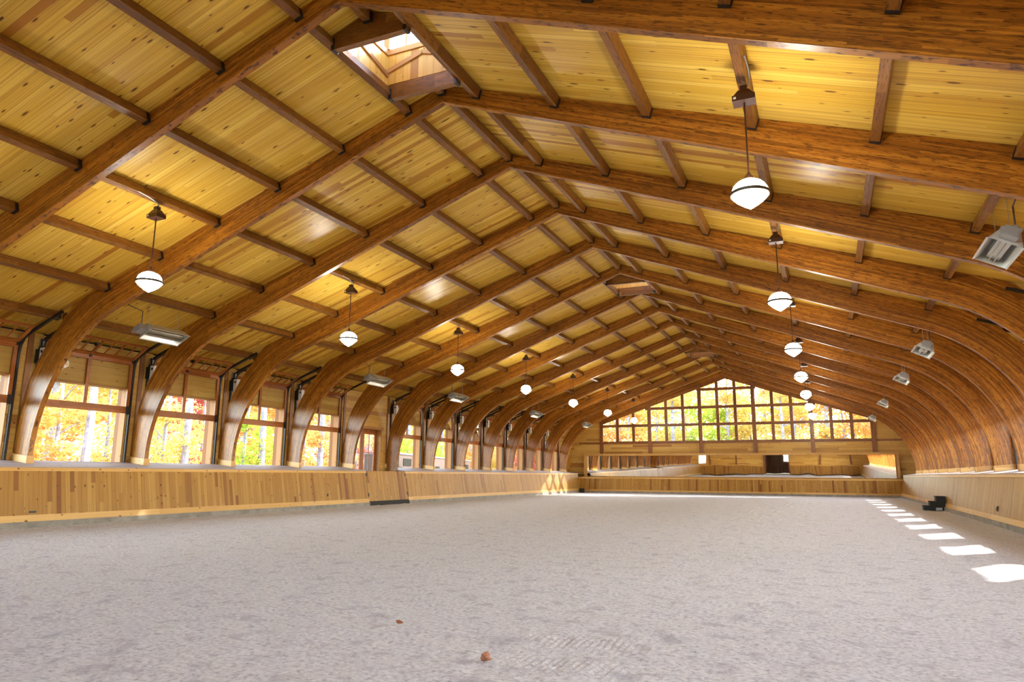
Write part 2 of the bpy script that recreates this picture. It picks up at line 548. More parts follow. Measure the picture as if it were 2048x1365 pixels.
def sill(name, sgn, spans):
    s = MB()
    def strip(xa, xb, y0, y1):
        s.prism([(sgn * xa, zs(xa) - .03), (sgn * xb, zs(xb) - .03), (sgn * xb, zs(xb)), (sgn * xa, zs(xa))], y0, y1, grain=(0, 1, 0))
    for y0, y1 in spans:
        strip(XT - 0.03, 12.75, y0, y1)
    for n in range(N0 - 1, N1 + 1):
        a = YA(n) + TH if n >= N0 else YR
        c = YA(n + 1) if n < N1 else 58.95
        if n == 6 and sgn < 0: c = a  # open in front of the entry door
        if c > a: strip(12.75, XW, a, c)
    return struct(s.build(name, M['sillpine']))
sill('trim_1', -1, [(YR, GY0), (GY1, 58.95)])
sill('trim_2', 1, [(YR, 58.95)])

# entry gate
gate = empty('arena_gate', (-XF, GY0, 0))
tag(gate, 'pine board gate with black hinges and rubber strip before the glazed entry door', 'gate')
def gx(z): return -(XT - XF) * z / ZT
gl_ = GY1 - GY0
p = MB(); p.prism([(gx(0.20), 0.20), (gx(1.56), 1.56), (gx(1.56) - 0.05, 1.56), (gx(0.2) - 0.05, 0.2)], 0.02, gl_ - 0.02, grain=(0, 0, 1)); p.build('panel', M['kick'], gate)
p = MB(); p.prism([(gx(0.0) + 0.03, 0.0), (gx(0.21) + 0.03, 0.21), (gx(0.21), 0.21), (gx(0), 0.0)], 0.02, gl_ - 0.02); p.build('rubber_strip', M['rubber'], gate)
for yy in (0.03, gl_ - 0.03):
    for zz in (0.42, 1.32):
        p = MB(); p.prism([(gx(zz) + 0.02, zz), (gx(zz + 0.16) + 0.02, zz + 0.16), (gx(zz + .16), zz + .16), (gx(zz), zz)], yy - 0.035, yy + 0.035); p.build('hinge', M['black'], gate)

# far kick wall with its ledge
ek = struct(empty('baseboard_end', (0, 56.9, 0)))
def ey(z): return 0.32 * z / 1.28
p = MB(); p.prism([(ey(0.15), 0.15), (ey(1.25), 1.25), (ey(1.25) + 0.04, 1.25), (ey(0.15) + 0.04, 0.15)], -XT + 0.02, XT - 0.02, axis='x', grain=(0, 0, 1)); p.build('boards', M['kick'], ek)
p = MB(); p.prism([(ey(1.16) - 0.02, 1.16), (ey(1.26) - 0.02, 1.26), (ey(1.26), 1.26), (ey(1.16), 1.16)], -XT, XT, axis='x', grain=(1, 0, 0)); p.build('top_rail', M['trimpine'], ek)
p = MB(); p.prism([(ey(0.15) - 0.02, 0.15), (ey(0.27) - 0.02, 0.27), (ey(0.27), 0.27), (ey(0.15), 0.15)], -XF - 0.05, XF + 0.05, axis='x', grain=(1, 0, 0)); p.build('bottom_rail', M['trimpine'], ek)
p = MB(); p.box(-XF, XF, -0.02, 0.2, -0.05, 0.155); p.build('concrete_curb', M['concrete'], ek)
s = MB(); s.box(-XT + 0.02, XT - 0.02, 57.2, YE, 1.25, 1.28, grain=(1, 0, 0)); struct(s.build('trim_3', M['trimpine']))

# ------------------------------------------------------------------ arches
ZA, HR, ZL = 9.57, 12.8, 1.8              # underside apex, leg inner x, springing height
ms = 0.378
aT = math.atan(ms)
RR = (ZA - ZL - HR * ms) / (math.cos(aT) - ms + ms * math.sin(aT))
def arch_profile():
    """pairs (inner point, outer point) from the foot to the ridge, for x > 0"""
    pr = [((HR, 0.0), (HR + 0.58, 0.0)), ((HR, 0.9), (HR + 0.58, 0.9)), ((HR, ZL), (HR + 0.59, ZL))]
    xc = HR - RR
    dd = [(0, .59), (12.6, .70), (25, .85), (36, .88), (44, .88), (50, .94), (56, 1.02), (62, .9), (69.3, .79)]
    def dof(t):
        for (a, x), (c, y) in zip(dd, dd[1:]):
            if a <= t <= c: return x + (y - x) * (t - a) / (c - a)
        return dd[-1][1]
    tm = 90 - math.degrees(aT)
    K = 22
    for i in range(1, K + 1):
        t = tm * i / K
        ct, st = math.cos(R(t)), math.sin(R(t))
        r = RR + dof(t)
        o = [xc + r * ct, ZL + r * st]
        if o[1] > roof(o[0]) - 0.005:
            # clip on the roof line along the ray
            rr_ = (RIDGE - 0.005 - RS * xc - ZL) / (st + RS * ct)
            o = [xc + rr_ * ct, ZL + rr_ * st]
        pr.append(((xc + RR * ct, ZL + RR * st), tuple(o)))
    xi, xo = pr[-1][0][0], pr[-1][1][0]
    for i in range(1, 15):
        f = i / 14
        a = xi * (1 - f); c = xo * (1 - f)
        pr.append(((a, ZA - ms * a), (c, roof(c) - 0.005)))
    return pr
PROF = arch_profile()
def arch_half(sgn):
    mb = MB()
    u = 0.0
    for k in range(len(PROF) - 1):
        (i0, o0), (i1, o1) = PROF[k], PROF[k + 1]
        L = 0.5 * (math.dist(i0, i1) + math.dist(o0, o1))
        u0, u1 = u, u + L
        u = u1
        d0, d1 = math.dist(i0, o0), math.dist(i1, o1)
        P = lambda q, y: (sgn * q[0], y, q[1])
        # near, far, underside, back
        near = [P(i0, 0), P(o0, 0), P(o1, 0), P(i1, 0)]
        uvn = [(u0, 0), (u0, d0), (u1, d1), (u1, 0)]
        far = [P(i0, TH), P(o0, TH), P(o1, TH), P(i1, TH)]
        und = [P(i0, 0), P(i1, 0), P(i1, TH), P(i0, TH)]
        uvu = [(u0, 5.01), (u1, 5.01), (u1, 5.01 + TH * .2), (u0, 5.01 + TH * .2)]
        bak = [P(o0, 0), P(o0, TH), P(o1, TH), P(o1, 0)]
        uvb = [(u0, 7), (u0, 7 + TH * .2), (u1, 7 + TH * .2), (u1, 7)]
        if sgn > 0:
            mb.face(near, uvn); mb.face(far[::-1], uvn[::-1]); mb.face(und, uvu); mb.face(bak, uvb)
        else:
            mb.face(near[::-1], uvn[::-1]); mb.face(far, uvn); mb.face(und[::-1], uvu[::-1]); mb.face(bak[::-1], uvb[::-1])
    (i0, o0) = PROF[0]
    mb.face([(sgn * i0[0], 0, 0), (sgn * i0[0], TH, 0), (sgn * o0[0], TH, 0), (sgn * o0[0], 0, 0)])
    return mb
arch0 = empty('laminated_arch', (0, YA(N1), 0))
for s_ in (1, -1):
    arch_half(s_).build('curved_rib', M['arch'], arch0)
    c = MB()   # pale skirting wrapped round the leg on the sill
    xa, xb = s_ * (HR - 0.03), s_ * (HR + 0.60)
    c.box(xa, s_ * HR, -0.03, TH + 0.03, zs(HR) - .004, ZT + 0.29, grain=(0, 1, 0))
    c.prism([(s_ * HR, zs(HR)), (xb, zs(HR + .6)), (xb, ZT + .29 + .06), (s_ * HR, ZT + .29)], -0.03, 0.0, grain=(1, 0, 0))
    c.prism([(s_ * HR, zs(HR)), (xb, zs(HR + .6)), (xb, ZT + .29 + .06), (s_ * HR, ZT + .29)], TH, TH + 0.03, grain=(1, 0, 0))
    c.build('foot_skirting', M['trimpine'], arch0)
kidmap()
for n in range(N1, N0 - 1, -1):
    o = arch0 if n == N1 else copy_tree(arch0)
    o.location = (0, YA(n), 0)
    q = N1 - n + 1
    lab = ('brown laminated timber arch standing against the mirrored end wall' if q == 1 else
           'brown laminated timber arch, %s counted from the mirrored end wall' % ORD[q])
    tag(o, lab, 'arch', 'laminated timber arches')

for o in [o for o in bpy.data.objects if o.name.startswith('foot_skirting') and o.parent and abs(o.parent.location.y - YA(7)) < .1]:
    if o.data.vertices[0].co.x < 0: bpy.data.objects.remove(o)

# beams against the two end walls
def end_beam(y, lab):
    mb = MB()
    for sg in (1, -1):
        for a, c in ((0, 4.2), (4.2, 8.4), (8.4, 11.3)):
            z = lambda x: 9.30 - 0.338 * x
            pts = [(sg * a, z(a)), (sg * c, z(c)), (sg * c, roof(c) - 0.01), (sg * a, roof(a) - 0.01)]
            mb.prism(pts, 0, 0.16, grain=(sg * 1, 0, -RS))
    o = mb.build('gable_beam', M['arch'], None, (0, y, 0))
    return tag(o, lab, 'beam')
end_beam(YE + 0.002, 'brown sloping gable beam above the tall grid window and mirror')
end_beam(YR - 0.162, 'brown sloping gable beam on the end wall with the open doorway')

# ------------------------------------------------------------------ purlins
PX = [-12.25, -10.35, -8.42, -6.50, -4.60, -2.72, -0.92, 0.0, 0.92, 2.72, 4.60, 6.50, 8.42, 10.35, 12.25]
PW, PH = 0.15, 0.21
def make_purlin(L, ridge):
    root = empty('roof_purlin')
    z1 = -0.015
    MB().box(-PW / 2, PW / 2, 0.004, L - 0.004, -PH + z1, z1, grain=(0, 1, 0)).build('beam', M['purlin'], root)
    for y0, y1 in ((0.0, 0.07), (L - 0.07, L)):
        h = MB()
        h.box(-PW / 2 - 0.012, PW / 2 + 0.012, y0, y1, -PH + z1 - 0.012, -PH + z1)
        h.box(-PW / 2 - 0.012, -PW / 2, y0, y1, -PH + z1, z1 - 0.03)
        h.box(PW / 2, PW / 2 + 0.012, y0, y1, -PH + z1, z1 - 0.03)
        h.build('joist_hanger', M['black'], root)
    return root
BAYL = DY - TH
pur = make_purlin(BAYL, False)
short = make_purlin(0.5 * (BAYL - 2.06), True)
kidmap()
names_p = {0.92: 'first below ridge', 2.72: 'second below ridge', 4.6: 'third below ridge', 6.5: 'fourth below ridge', 8.42: 'fifth below ridge', 10.35: 'sixth below ridge', 12.25: 'seventh below ridge'}
def baylabel(n):
    q = N1 - n  # bay between arch n and n+1, arches counted from the mirror wall
    return 'between arches %s and %s from the mirror wall' % (ORD[q] if q else 'one', ORD[q + 1])
CUP = (1, 6, 11)
first_p = True
first_s = True
for n in range(0, N1):
    for x in PX:
        if x == 0.0 and n in CUP: continue
        o = pur if first_p else copy_tree(pur)
        first_p = False
        o.location = (x, YA(n) + TH, roof(x) if x else RIDGE - 0.02)
        o.rotation_euler = (0, math.atan(RS) * (1 if x > 0 else -1) if x else 0, 0)
        q = N1 - n
        arches = 'between arches %s and %s from mirror' % (NUM[q], NUM[q + 1])
        if x == 0: lab = 'brown ridge purlin %s' % arches
        else:
            side = 'gate slope' if x < 0 else 'mounting block slope'
            lab = 'brown purlin %s, %s, %s' % (names_p[abs(x)].split(',')[0], side, arches)
        tag(o, lab, 'roof beam', 'roof purlins')
    if n in CUP:
        q = N1 - n
        yc = YA(n) + TH + BAYL / 2
        for k, y0 in enumerate((YA(n) + TH, yc + 1.03)):
            o = short if first_s else copy_tree(short)
            first_s = False
            o.location = (0, y0, RIDGE - 0.02)
            tag(o, 'short brown ridge piece on the %s side of the %s cupola from the mirror' % (('camera', 'mirror')[k], ORD[3 - CUP.index(n)]), 'roof beam', 'short ridge pieces')
        for k, y0 in enumerate((yc - 1.03, yc + 0.90)):
            t = empty('cupola_trimmer', (0, y0, 0))
            tag(t, 'thick brown trimmer on the %s side of the %s cupola from the mirror' % (('camera', 'mirror')[k], ORD[3 - CUP.index(n)]), 'roof beam', 'cupola trimmers')
            w = 0.92 - PW / 2 - 0.02
            mb = MB(); mb.prism([(-w, 9.37), (w, 9.37), (w, roof(w) - 0.02), (0, RIDGE - 0.02), (-w, roof(w) - 0.02)], 0, 0.13, grain=(1, 0, 0)); mb.build('beam', M['purlin'], t)
            for sg in (1, -1):
                h = MB(); h.box(sg * (w + 0.012), sg * (w - 0.05), -0.012, 0.142, 9.358, 9.37); h.box(sg * (w + 0.012), sg * (w - 0.06), -0.012, 0.0, 9.37, 9.60); h.box(sg * (w + 0.012), sg * (w - 0.06), 0.13, 0.142, 9.37, 9.60)
                h.build('joist_hanger', M['black'], t)

# ------------------------------------------------------------------ ceiling with cupola holes
def ceiling(sgn, name):
    mb = MB()
    ys = [YR - 0.9]
    for n in CUP:
        yc = YA(n) + TH + BAYL / 2
        ys += [yc - 0.90, yc + 0.90]
    ys.append(YB + 0.9)
    T = 0.22
    def slab(x0, x1, y0, y1):
        a, c = sgn * x0, sgn * x1
        z0, z1 = roof(x0), roof(x1)
        P = [(a, y0, z0), (c, y0, z1), (c, y1, z1), (a, y1, z0)]
        Q = [(p[0], p[1], p[2] + T) for p in P]
        g = (sgn, 0, -RS)
        f = [(P[::-1], 0), (Q, 1), ([P[0], P[1], Q[1], Q[0]], 0), ([P[1], P[2], Q[2], Q[1]], 0), ([P[2], P[3], Q[3], Q[2]], 0), ([P[3], P[0], Q[0], Q[3]], 0)]
        for pts, mi in f:
            if sgn < 0: pts = pts[::-1]
            # grain up the slope, boards counted along Y
            mb.face(pts, [(math.hypot(p[0], p[2]) * 1.0, p[1]) for p in pts], mi=mi)
    slab(0.90, 15.05, ys[0], ys[-1])
    for i in range(0, len(ys), 2):
        slab(0.0, 0.90, ys[i], ys[i + 1])
    return struct(mb.build(name, [M['ceiling'], M['shingle']]))
ceiling(-1, 'ceiling')
ceiling(1, 'ceiling')

# ------------------------------------------------------------------ cupolas
def make_cupola():
    r = empty('roof_cupola')
    W = 0.90
    sk = MB()
    for sg in (1, -1):
        sk.box(sg * (W - .012), sg * (W + 0.05), -W - .05, W + .05, -0.28, 0.50, grain=(0, 0, 1))
        sk.box(-W + .012, W - .012, sg * (W - .012), sg * (W + 0.05), -0.27, 0.50, grain=(0, 0, 1))
    sk.build('shaft_lining', M['wallboard'], r)
    tr_ = MB()
    for sg in (1, -1):
        for z in (0.42, 1.60):
            tr_.box(sg * (W - 0.05), sg * W, -W, W, z, z + 0.12); tr_.box(-W + .05, W - .05, sg * (W - 0.05), sg * W, z, z + 0.12)
        for sh in (1, -1):
            tr_.box(sg * (W - 0.09), sg * (W + .05), sh * (W - .09), sh * (W + .05), 0.54, 1.60)
        # pitched boards on the shaft walls that face the ridge line
        tr_.bar((-W, sg * (W - .03), 0.02), (0, sg * (W - .03), 0.30), 0.05, 0.10)
        tr_.bar((W, sg * (W - .03), 0.02), (0, sg * (W - .03), 0.30), 0.05, 0.10)
        tr_.bar((sg * (W - .03), -W, 0.30), (sg * (W - .03), W, -.05), 0.05, 0.09)
    tr_.build('timber_frame', M['jambpine'], r)
    mu = MB()
    for sg in (1, -1):
        for t in (-0.42, 0.0, 0.42):
            w_ = 0.06 if t == 0 else 0.03
            mu.box(sg * (W - .03), sg * W, t - w_ / 2, t + w_ / 2, 0.54, 1.60)
            mu.box(t - w_ / 2, t + w_ / 2, sg * (W - .03), sg * W, 0.54, 1.60)
        mu.box(sg * (W - .03), sg * W, -W + .09, W - .09, 1.06, 1.09)
        mu.box(-W + .09, W - .09, sg * (W - .03), sg * W, 1.06, 1.09)
    mu.build('window_muntins', M['jambpine'], r)
    gm = MB()
    for sg in (1, -1):
        gm.box(sg * (W + .005), sg * (W + .012), -W + .05, W - .05, 0.50, 1.60); gm.box(-W + .05, W - .05, sg * (W + .005), sg * (W + .012), 0.50, 1.60)
    gm.build('window_glass', M['glass'], r)
    ro = MB()
    e = W + 0.35
    c = [(-e, -e, 1.72), (e, -e, 1.72), (e, e, 1.72), (-e, e, 1.72)]
    ro.face(c[::-1], mi=1)
    for i in range(4):
        ro.face([c[i], c[(i + 1) % 4], (0, 0, 2.5)])
    ro.build('pyramid_roof', [M['shingle'], M['wallboard']], r)
    return r
cup = make_cupola()
kidmap()
for i, n in enumerate(CUP):
    o = cup if i == 0 else copy_tree(cup)
    o.location = (0, YA(n) + TH + BAYL / 2, RIDGE)
    tag(o, ['sunlit glazed roof cupola in the bay farthest from the mirror wall, seen through its opening',
            'middle roof cupola, showing a slatted lining above the ridge',
            'small pinkish lit roof cupola nearest the mirror wall'][i], 'cupola', 'roof cupolas')

# ------------------------------------------------------------------ side walls
OP0, OP1 = 0.44, 3.38     # opening inside a bay, measured from the arch
ZH = 4.14
def side_wall(sgn, name):
    mb = MB()
    x0, x1 = XW, XW + 0.42
    def bx(y0, y1, z0, z1): mb.box(sgn * x0, sgn * x1, y0, y1, z0, z1, grain=(0, 1, 0))
    prev = YR - 0.3
    for n in range(N0, N1):
        a, c = YA(n) + OP0, YA(n) + OP1
        if n == 6 and sgn < 0: a, c = YA(6) + 0.75, YA(6) + 3.2
        top = ZH if not (n == 6 and sgn < 0) else 3.62
        bot = ZW if not (n == 6 and sgn < 0) else 0.0
        bx(prev, a, -0.05, 5.40)
        if bot > 0: bx(a, c, -0.05, bot - 0.03)
        bx(a, c, top, 5.40)
        prev = c
    bx(prev, YB + 0.3, -0.05, 5.40)
    return struct(mb.build(name, M['wallboard']))
side_wall(-1, 'wall_left'); side_wall(1, 'wall_right')
# pale jamb linings and dark trim boards behind every arch
def linings(sgn, name):
    mb = MB()
    for n in range(N0, N1):
        if n == 6 and sgn < 0: continue
        a, c = YA(n) + OP0, YA(n) + OP1
        mb.box(sgn * (XW + .01), sgn * (XW + .44), a, a + 0.03, ZW, ZH); mb.box(sgn * (XW + .01), sgn * (XW + .44), c - 0.03, c, ZW, ZH)
        mb.box(sgn * (XW + .01), sgn * (XW + .44), a + .03, c - .03, ZH - .03, ZH)
        mb.box(sgn * (XW), sgn * (XW + .46), a + .03, c - .03, ZW - .03, ZW)
    return struct(mb.build(name, M['jambpine']))
linings(-1, 'trim_4'); linings(1, 'trim_5')
tb = MB()
for n in range(N0, N1 + 1):
    for sg in (1, -1):
        tb.box(sg * (XW - 0.05), sg * XW, YA(n) + 0.02, YA(n) + TH + 0.02, ZW + .20, 5.38)
struct(tb.build('trim_6', M['post']))
# pale band along the wall foot on the sill
tb = MB()
for n in range(N0, N1):
    for sg in (1, -1):
        if n == 6 and sg < 0: continue
        tb.box(sg * (XW - 0.03), sg * XW, YA(n) + TH + .035, YA(n) + OP0 - 0.14, ZW, ZW + .20); tb.box(sg * (XW - 0.03), sg * XW, YA(n) + OP1 + .12, YA(n + 1) - .035, ZW, ZW + .20)
struct(tb.build('trim_7', M['trimpine']))

# ------------------------------------------------------------------ sectional doors, raised half way
def make_door(sgn, dz=0.0):
    root = struct(empty('door_0'))
    s = sgn
    a, c = OP0 - 0.06, OP1 + 0.02
    x0, x1 = XW - 0.075, XW - 0.025
    z0, z1 = 3.31 + dz, 5.02
    f = MB()
    bx = lambda y0, y1, za, zb: f.box(s * x0, s * x1, y0, y1, za, zb)
    bx(a, c, z0, z0 + 0.22)
    bx(a, c, z1 - 0.13, z1)
    bx(a, a + 0.11, z0 + .22, z1 - .13); bx(c - 0.11, c, z0 + .22, z1 - .13)
    mid = (a + c) / 2
    bx(mid - 0.055, mid + 0.055, z0 + .22, z1 - .13)
    f.build('lower_section', M['door'], root)
    # upper section leaning in under the roof
    f = MB()
    A = Vector((s * (XW - .06), 0, z1 + 0.02)); B = Vector((s * (XW - .72), 0, z1 + 0.44))
    def P(t, y): return A.lerp(B, t) + Vector((0, y, 0))
    f.bar(P(0.07, a), P(0.07, c), 0.045, 0.12, upv=(B - A))
    f.bar(P(0.95, a), P(0.95, c), 0.045, 0.08, upv=(B - A))
    for i, y in enumerate((a + .05, a + .75, mid - .01, c - .78, c - .05)):
        w = 0.10 if i in (0, 4) else (0.08 if i == 2 else 0.035)
        f.bar(P(0.08, y), P(0.95, y), 0.04, w, upv=(0, 1, 0))
    for y in ((a + 1.1), (c - 1.14), (a + .4), (c - .4)):
        f.bar(P(0.08, y), P(0.95, y), 0.03, 0.025, upv=(0, 1, 0))
    f.build('upper_section', M['door'], root)
    gm = MB()
    gm.box(s * (x0 + .02), s * (x0 + .026), a + .1, c - .1, z0 + .2, z1 - .12)
    gm.build('glass', M['glass'], root)
    # tracks either side: up the jamb, then in along the slope
    for y in (a - 0.035, c + 0.045):
        t = MB()
        pts = [(s * (XW - .05), y, ZW), (s * (XW - .05), y, 4.75), (s * (XW - .09), y, 4.98), (s * (XW - .22), y, 5.18), (s * (XW - .45), y, 5.30), (s * 11.42, y, 5.88) if s > 0 else (s * 11.75, y, 5.79)]
        for i in range(len(pts) - 1):
            t.bar(pts[i], pts[i + 1], 0.075, 0.07, upv=(0, 1, 0))
        t.build('track', M['black'], root)
    sh = MB(); sh.tube([(s * (XW - .32), a - 0.12, 5.33), (s * (XW - .32), c + 0.12, 5.33)], 0.022, 8)
    sh.box(s * (XW - .36), s * (XW - .28), mid - .05, mid + .05, 5.27, 5.38)
    sh.build('lift_shaft', M['black'], root)
    for y in (a + 0.02, mid, c - 0.02):
        h = MB(); h.box(s * (x0 - .03), s * x0, y - .04, y + .04, z1 - .07, z1 + .05); h.build('hinge', M['black'], root)
    k = MB(); k.box(s * (x0 - .02), s * (x1 + .004), c - 0.10, c + 0.01, z0 - .02, z0 + .24); k.build('corner_bracket', M['black'], root)
    return root
dl, dr = make_door(-1), make_door(1, 0.20)
kidmap()
k = 0
for src, sgn in ((dl, -1), (dr, 1)):
    first = True
    for n in range(N0, N1):
        if n == 6 and sgn < 0: continue
        k += 1
        o = src if first else copy_tree(src)
        first = False
        o.name = 'door_%d' % k
        o.location = (0, YA(n), 0)
        tag(o, 'half raised glazed overhead door, %s side, between arches %s and %s from mirror' % ('gate' if sgn < 0 else 'mounting block', NUM[N1 - n], NUM[N1 - n + 1]), 'overhead door', 'overhead doors')

# door openers on the side walls
def make_opener(s):
    """s * x grows towards the wall; the origin is the corner between motor and control box"""
    r = empty('door_opener')
    MB().box(0.0, s * 0.20, -0.06, 0.10, -0.20, 0.20).build('motor_case', M['black'], r)
    w = MB(); w.box(s * -0.17, -s * 0.002, -0.06, 0.10, -0.23, 0.23); w.build('control_box', M['white'], r)
    d = MB(); d.lathe([(0.001, 0), (0.045, 0), (0.045, 0.006), (0.001, 0.006)], 16)
    e = d.build('oval_badge', M['black'], r, (s * -0.085, -0.061, 0.12)); e.rotation_euler = (R(90), 0, 0)
    p = MB(); p.tube([(s * 0.05, 0.02, 0.20), (s * 0.05, 0.02, 0.50)], 0.05, 8); p.tube([(s * -0.06, 0.02, 0.23), (s * -0.06, 0.02, 0.36), (s * -0.16, 0.02, 0.48), (s * -0.55, 0.02, 0.62)], 0.022, 8)
    p.build('conduit', M['black'], r)
    b_ = MB(); b_.box(s * 0.0, s * 0.17, 0.0, 0.08, 0.30, 0.50); b_.build('junction_box', M['galv'], r)
    return r
ol, orr = make_opener(-1), make_opener(1)
kidmap()
for src, sgn in ((ol, -1), (orr, 1)):
    first = True
    for n in range(1, N1):
        if n == 6 and sgn < 0: continue
        m_ = n + 1 if sgn < 0 else n + 1
        if sgn < 0 and n == 5: pass
        o = src if first else copy_tree(src); first = False
        o.location = (sgn * 13.25, YA(n) + 0.30, 4.72)
        tag(o, 'white and black opener box, %s side, behind the %s arch from the mirror' % ('gate' if sgn < 0 else 'mounting block', ORD[N1 - n + 1]), 'door opener', 'door openers')

# entry door in the left wall
ed = struct(empty('door_40', (-XW - 0.30, YA(6) + 0.78, 0)))
W_, H_ = 2.38, 3.38
f = MB()
f.box(0, 0.06, 0, 0.10, 0, H_ + .12); f.box(0, 0.06, W_ - .1, W_, 0, H_ + .12); f.box(0, 0.06, .1, W_ - .1, H_, H_ + .12)
f.box(0, 0.06, W_ / 2 - .10, W_ / 2 + .10, 0, H_)
for y0, y1 in ((.1, W_ / 2 - .1), (W_ / 2 + .1, W_ - .1)):
    f.box(0, .06, y0, y1, 0, 1.5)
    f.box(0, .06, y0, y0 + .07, 1.5, H_); f.box(0, .06, y1 - .07, y1, 1.5, H_)
f.build('door_frame', M['door'], ed)
f = MB()
for y0, y1 in ((.17, W_ / 2 - .17), (W_ / 2 + .17, W_ - .17)):
    ym = (y0 + y1) / 2
    f.box(.01, .05, ym - .015, ym + .015, 1.5, H_); f.box(.01, .05, y0, y1, 2.45, 2.48)
f.build('muntins', M['door'], ed)
MB().box(.02, .026, .1, W_ - .1, 1.5, H_).build('glass', M['glass'], ed)
f = MB(); f.box(-.0, .05, -0.0, W_, H_ + .12, 4.12, grain=(0, 0, 1)); f.build('transom_panel', M['door'], ed)
tb = MB()
tb.box(-XW - .30, -XW + .03, YA(6) + .72, YA(6) + .79, 0, 3.62); tb.box(-XW - .30, -XW + .03, YA(6) + 3.16, YA(6) + 3.24, 0, 3.62)
tb.box(-XW - .02, -XW + .03, YA(6) + .6, YA(6) + 3.35, 3.62, 3.75)
struct(tb.build('trim_8', M['jambpine']))

# ------------------------------------------------------------------ far end wall
SP = 4.2143
ZR0 = 4.17
def gable_wall(name, y0, y1, door=None):
    mb = MB()
    hx = 2.5 * SP
    if door is None:
        mb.box(-XW, XW, y0, y1, -0.05, ZR0 - 0.08, grain=(1, 0, 0))
    else:
        d0, d1, dz, w0, w1 = door
        mb.box(-XW, w0, y0, y1, -.05, ZR0 - .08, grain=(1, 0, 0)); mb.box(w1, d0, y0, y1, -.05, ZR0 - .08, grain=(1, 0, 0)); mb.box(d1, XW, y0, y1, -.05, ZR0 - .08, grain=(1, 0, 0))
        mb.box(w0, w1, y0, y1, -.05, 1.9, grain=(1, 0, 0)); mb.box(w0, w1, y0, y1, 3.9, ZR0 - .08, grain=(1, 0, 0))
    for sg in (1, -1):
        mb.prism([(sg * hx, ZR0 - .08), (sg * XW, ZR0 - .08), (sg * XW, roof(XW)), (sg * hx, roof(hx))], y0, y1, grain=(1, 0, 0))
    return struct(mb.build(name, M['wallboard']))
gable_wall('wall_front', YE, YB)
def gable_windows(y, sgn, first_no):
    """five window bays with their muntin grids, filling the gable above the rail"""
    for k in range(5):
        xl, xr = -2.5 * SP + k * SP + 0.12, -2.5 * SP + (k + 1) * SP - 0.12
        root = struct(empty('window_%d' % (first_no + k), (0, y, 0)))
        top = lambda x: 9.33 - 0.338 * abs(x)
        f = MB()
        for zz in (ZR0, 5.60, 7.01, 8.48):
            xs_ = [xl, xr]
            # clip the rail where the beam cuts it
            lim = (9.33 - zz - 0.06) / 0.338
            a, c = max(xl, -lim), min(xr, lim)
            if c - a > 0.1: f.box(a, c, -.03, 0.105, zz - .11, zz + .11)
        for j in (1, 2):
            xm = xl - 0.12 + SP * j / 3
            f.box(xm - .12, xm + .12, -.02, .10, ZR0 + .11, top(xm) + .03)
        f.build('muntin_grid', M['post'], root)
        gm = MB()
        pts = [(xl, ZR0), (xr, ZR0), (xr, top(xr) + .05)]
        if xl < 0 < xr: pts.append((0, top(0) + .05))
        pts.append((xl, top(xl) + .05))
        gm.prism(pts, 0.06, 0.068)
        gm.build('glass', M['glass'], root)
gable_windows(YE, 1, 1)
pn = ['at the gate-side end', 'second from the gate side', 'third from the gate side', 'fourth from the gate side', 'fifth from the gate side', 'at the mounting-block-side end']
for i in range(6):
    x = (i - 2.5) * SP
    o = MB().box(-0.15, 0.15, -0.16, -0.022, 1.285, 9.28 - 0.338 * abs(x) + .28, grain=(0, 0, 1)).build('timber_post', M['post'], None, (x, YE, 0))
    tag(o, 'dark brown post of the gable window above the mirror, %s' % pn[i], 'post', 'gable window posts')
tb = MB()
tb.box(-12.6, -2.5 * SP - .12, YE - .05, YE - .001, ZR0 - .1, ZR0 + .06); tb.box(2.5 * SP + .12, 12.6, YE - .05, YE - .001, ZR0 - .1, ZR0 + .06)
for k in range(5):
    tb.box(-2.5 * SP + k * SP + .12, -2.5 * SP + (k + 1) * SP - .12, YE - .05, YE - .001, ZR0 - .1, ZR0 + .06)
struct(tb.build('trim_9', M['post']))

# mirror, leaning a little over the ledge
mr = empty('wall_mirror', (0, 58.93, 1.30))
mr.rotation_euler = (R(0.74), 0, 0)
tag(mr, 'long pine framed arena mirror on the ledge under the gable window', 'mirror')
mh = 1.93
MB().box(-11.78, 11.78, 0.0, 0.02, 0.05, mh - 0.17).build('mirror_glass', M['mirror'], mr)
f = MB()
f.box(-12.05, 12.05, -0.10, 0.06, mh - 0.17, mh); f.box(-12.05, -11.78, -0.06, 0.05, 0, mh - .17); f.box(11.78, 12.05, -0.06, 0.05, 0, mh - .17); f.box(-11.78, 11.78, -0.05, 0.05, 0, 0.05)
f.build('frame', M['trimpine'], mr)

# rear end wall, behind the camera and seen in the mirror
gable_wall('wall_back', YR - 0.3, YR, (-2.1, 1.7, 4.0, -12.2, -11.2))
gable_windows(YR - 0.1, -1, 6)
rk = struct(empty('baseboard_back', (0, YR + 0.02, 0)))
for x0, x1 in ((-XF, -2.3), (1.9, XF)):
    MB().box(x0, x1, 0.02, 0.06, 0.15, 1.45, grain=(0, 0, 1)).build('boards', M['kick'], rk)
    MB().box(x0, x1, 0.02, 0.09, -.05, 0.15).build('rubber_strip', M['rubber'], rk)
    MB().box(x0, x1, 0.02, 0.10, 1.45, 1.55).build('top_rail', M['trimpine'], rk)
tb = MB()
for k in range(6):
    x = (k - 2.5) * SP
    tb.box(x - .12, x + .12, YR, YR + .14, ZR0 - 1.0 if abs(x) < 2.5 else 1.6, 9.28 - .338 * abs(x) + .28)
tb.box(-2.25, -2.1, YR, YR + .2, 0, ZR0 - .1); tb.box(1.7, 1.85, YR, YR + .2, 0, ZR0 - .1)
struct(tb.build('trim_10', M['post']))

